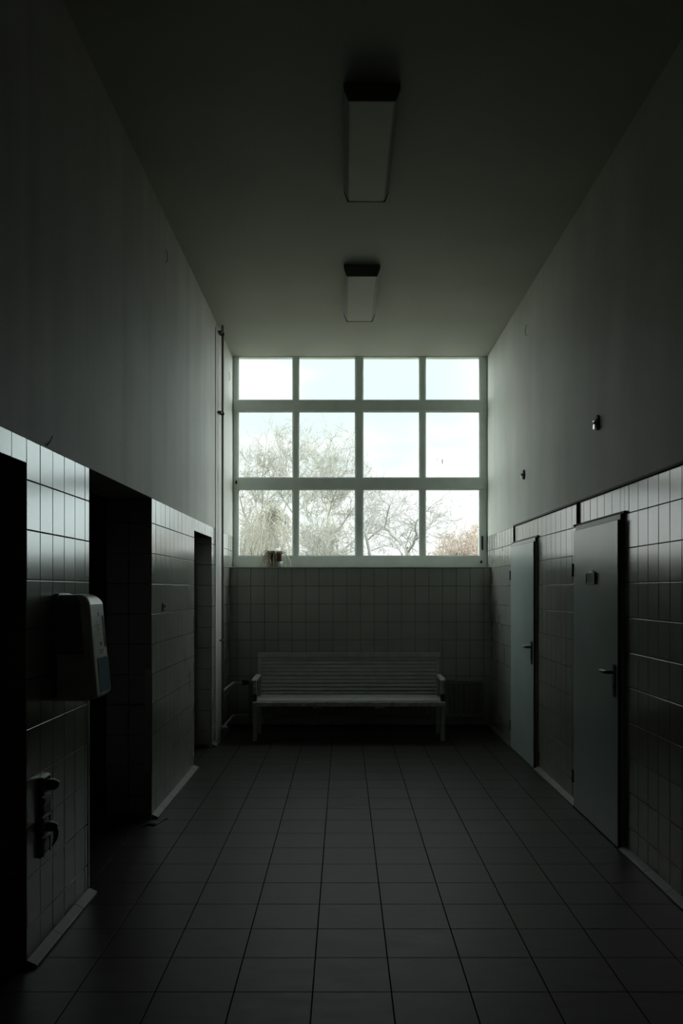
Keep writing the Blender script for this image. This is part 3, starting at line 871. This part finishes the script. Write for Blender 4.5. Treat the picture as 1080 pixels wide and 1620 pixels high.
# leaning tree behind the third and fourth columns
T = Tree(14); D = 25
base = at(646, 900, D); base.z = GZ
T.tube([base, at(646, 900, D), at(645, 878, D), at(643, 868, D)], [.13, .105, .095, .085])
for pts, r0, r1, dd in (([(643, 868), (636, 861), (616, 842), (609, 834), (594, 818), (588, 806)], .060, .014, .3),
            ([(609, 834), (612, 815), (616, 800), (606, 791), (601, 785)], .032, .010, -.3),
            ([(645, 874), (652, 860), (659, 844), (657, 826), (666, 815), (678, 806)], .055, .014, -.4),
            ([(636, 878), (627, 862), (615, 850), (603, 846)], .030, .009, .5),
            ([(659, 846), (668, 842), (677, 836), (688, 820), (703, 811), (716, 808)], .030, .008, .3),
            ([(657, 828), (648, 818), (636, 812), (628, 806)], .018, .007, -.6),
            ([(641, 866), (646, 850), (652, 836), (666, 838), (684, 848), (700, 852)], .020, .007, -.2)):
    T.limb(line(D, pts, dd), r0, r1, 2, .62, 2, .1, (2, 4), .005, .30)
T.finish(base, 'leaning bare tree with open crooked limbs behind the third column of panes', m1='bark_grey', m2='bark_grey')
# twiggy tree overlapping from the left of pane three
T = Tree(33); D = 31
base = at(588, 905, D); base.z = GZ
T.tube([base, at(588, 900, D), at(584, 870, D), at(578, 845, D)], [.12, .09, .075, .06])
for pts, dd in (([(578, 845), (585, 830), (592, 815), (596, 803)], .4), ([(580, 855), (600, 838), (612, 824), (622, 815)], -.4), ([(578, 845), (572, 830), (574, 815), (584, 800)], .2), ([(584, 872), (604, 865), (618, 862)], .3)):
    T.limb(line(D, pts, dd), .035, .012, 2, .75, 2, .1, (3, 4), .0055, .28)
T.finish(base, 'slender twiggy tree behind the middle mullion, beside the leaning tree', m1='bark_grey', m2='bark_grey')

# shrubs: many stems from the ground
def shrub(seed, D, x0, x1, ytop, n, label, m, depth=2, twig=.8, rt0=.014, grp='bushes outside the window', name='bare_shrub', dep=1.3, flat=.85, minr=.006):
    T = Tree(seed); r = T.r
    c = at((x0+x1)/2, HY, D); hw = (x1-x0)/2*D/F
    for i in range(n):
        u = r.uniform(-1, 1); dy = r.uniform(-1, 1)*dep
        x = c.x + u*hw; y = D + dy
        top = at(0, ytop, D).z; k = math.sqrt(max(.03, 1 - u*u*flat)); h = (top - GZ)*k*r.uniform(.72, .97)
        b0 = Vector((x*.8 + c.x*.2, y, GZ)); t0 = Vector((x, y + r.gauss(0, .25), GZ + h))
        mid = b0.lerp(t0, .55) + Vector((r.gauss(0, .12), r.gauss(0, .12), 0))
        T.small.tube([b0, mid, t0], [rt0*1.5, rt0, rt0*.7], 3, 0, cap=False)
        for j in range(5):
            q = mid.lerp(t0, r.random())
            T.grow(q, Vector((r.gauss(0, .7), r.gauss(0, .7), .8)), twig*r.uniform(.5, 1), rt0*.6, depth, .15, .28, minr, (3, 4))
    o = T.small.build(name, M[m], None, origin=Vector((c.x, D, GZ)))
    return tag(o, label, 'shrub', grp)
shrub(41, 28, 652, 850, 830, 380, 'dense rusty pink domed bush behind the lower right pane', 'rust', 2, .42, .011, minr=.007, flat=.62)
shrub(42, 30, 362, 452, 806, 110, 'pale tangled thicket behind the lower left pane', 'twig', 2, .85, .012)
shrub(43, 30, 466, 566, 826, 100, 'pale tangled thicket at the foot of the second column of panes', 'twig', 2, .85, .012)
# weeping shrub
T = Tree(50); r = T.r; D = 24
top = at(430, 800, D)
b0 = Vector((top.x, D, GZ)); T.big.tube([b0, Vector((top.x + .05, D, 1.5)), top], [.09, .06, .035], 6, cap=False)
for i in range(120):
    az = r.uniform(0, 2*math.pi); reach = r.uniform(.05, .95); h0 = r.uniform(-.15, .15) - reach*.15
    drop = r.uniform(.3, 2.1)
    d = Vector((math.cos(az), math.sin(az), 0)); st = top + d*.03 + Vector((0, 0, h0 - r.random()*.3))
    pts = []
    for k in range(7):
        t = k/6; pts.append(st + d*reach*(1-(1-t)**2) + Vector((r.gauss(0, .09), r.gauss(0, .09), .10*math.sin(min(1, t*2.5)*math.pi) - drop*t**1.7)))
    if i % 2: T.grow(pts[3], Vector((r.gauss(0, .8), r.gauss(0, .8), -.1)), .5, .006, 1, -.3, .35, .0055, (3, 5))
    T.small.tube(pts, [.008, .0075, .007, .0065, .006, .0055, .005], 3, 0, cap=False)
T.finish(b0, 'straw coloured weeping shrub behind the lower left pane above the potted plant', 'weeping_shrub', 'bark', 'willow', 'shrub', 'bushes outside the window')

# ------------------------------------------------------------------ sky
SKY, SKY_HIGH, SKY_SIDE = 1.35, 2.2, 7.5      # extra strength added overhead and sideways, outside the view, to light the walls
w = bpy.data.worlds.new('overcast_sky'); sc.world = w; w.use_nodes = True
nt = w.node_tree; L = nt.links; bg = nt.nodes['Background']
tc = nt.nodes.new('ShaderNodeTexCoord'); sep = nt.nodes.new('ShaderNodeSeparateXYZ'); L.new(tc.outputs['Generated'], sep.inputs[0])
mp = nt.nodes.new('ShaderNodeMapping'); mp.inputs['Scale'].default_value = (3.2, 1.5, 9); mp.inputs['Location'].default_value = (.35, 0, .55)
L.new(tc.outputs['Generated'], mp.inputs[0])
nz = nt.nodes.new('ShaderNodeTexNoise'); nz.inputs['Scale'].default_value = 1.0; nz.inputs['Detail'].default_value = 3; nz.inputs['Roughness'].default_value = .45
L.new(mp.outputs[0], nz.inputs['Vector'])
cr = nt.nodes.new('ShaderNodeMapRange'); cr.interpolation_type = 'SMOOTHSTEP'; cr.inputs['From Min'].default_value = .46; cr.inputs['From Max'].default_value = .56
L.new(nz.outputs['Fac'], cr.inputs['Value'])
mx = nt.nodes.new('ShaderNodeMix'); mx.data_type = 'RGBA'
mx.inputs[6].default_value = (.74, .87, .86, 1); mx.inputs[7].default_value = (.95, .97, .96, 1)
L.new(cr.outputs[0], mx.inputs[0])
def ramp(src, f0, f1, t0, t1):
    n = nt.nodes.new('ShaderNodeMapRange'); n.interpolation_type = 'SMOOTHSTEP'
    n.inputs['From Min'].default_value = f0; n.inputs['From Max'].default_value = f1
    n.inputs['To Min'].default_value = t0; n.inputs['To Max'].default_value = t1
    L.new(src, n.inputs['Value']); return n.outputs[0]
def mth(op, a, b_):
    n = nt.nodes.new('ShaderNodeMath'); n.operation = op
    for i, v in enumerate((a, b_)):
        if isinstance(v, (int, float)): n.inputs[i].default_value = v
        else: L.new(v, n.inputs[i])
    return n.outputs[0]
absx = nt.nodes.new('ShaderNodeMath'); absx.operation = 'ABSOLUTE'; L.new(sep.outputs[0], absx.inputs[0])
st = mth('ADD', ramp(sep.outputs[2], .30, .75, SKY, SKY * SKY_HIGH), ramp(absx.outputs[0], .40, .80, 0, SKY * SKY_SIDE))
st = mth('ADD', st, ramp(sep.outputs[0], .10, .32, 0, SKY * 1.3))        # extra strength added rightwards to brighten the left wall and its tile reflections
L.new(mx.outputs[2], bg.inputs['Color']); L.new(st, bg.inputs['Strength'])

# ------------------------------------------------------------------ camera and view
cam = bpy.data.cameras.new('camera'); co = bpy.data.objects.new('camera', cam); COL.objects.link(co)
co.location = (0, 0, EYE); co.rotation_euler = (math.pi/2, 0, 0)
cam.sensor_fit = 'VERTICAL'; cam.sensor_height = 36; cam.sensor_width = 24
cam.lens = F / 1620 * 36
cam.shift_y = (HY - 810) / 1620; cam.shift_x = -(CX - 540) / 1620
cam.clip_start = .05; cam.clip_end = 500
sc.camera = co
sc.view_settings.view_transform = 'Standard'; sc.view_settings.look = 'None'
sc.view_settings.exposure = 0; sc.view_settings.gamma = 1; sc.view_settings.use_curve_mapping = False
cy = sc.cycles
cy.use_denoising = True; cy.max_bounces = 8; cy.diffuse_bounces = 5; cy.glossy_bounces = 4; cy.transparent_max_bounces = 12
cy.sample_clamp_indirect = 4; cy.caustics_reflective = False; cy.caustics_refractive = False
cy.use_adaptive_sampling = False
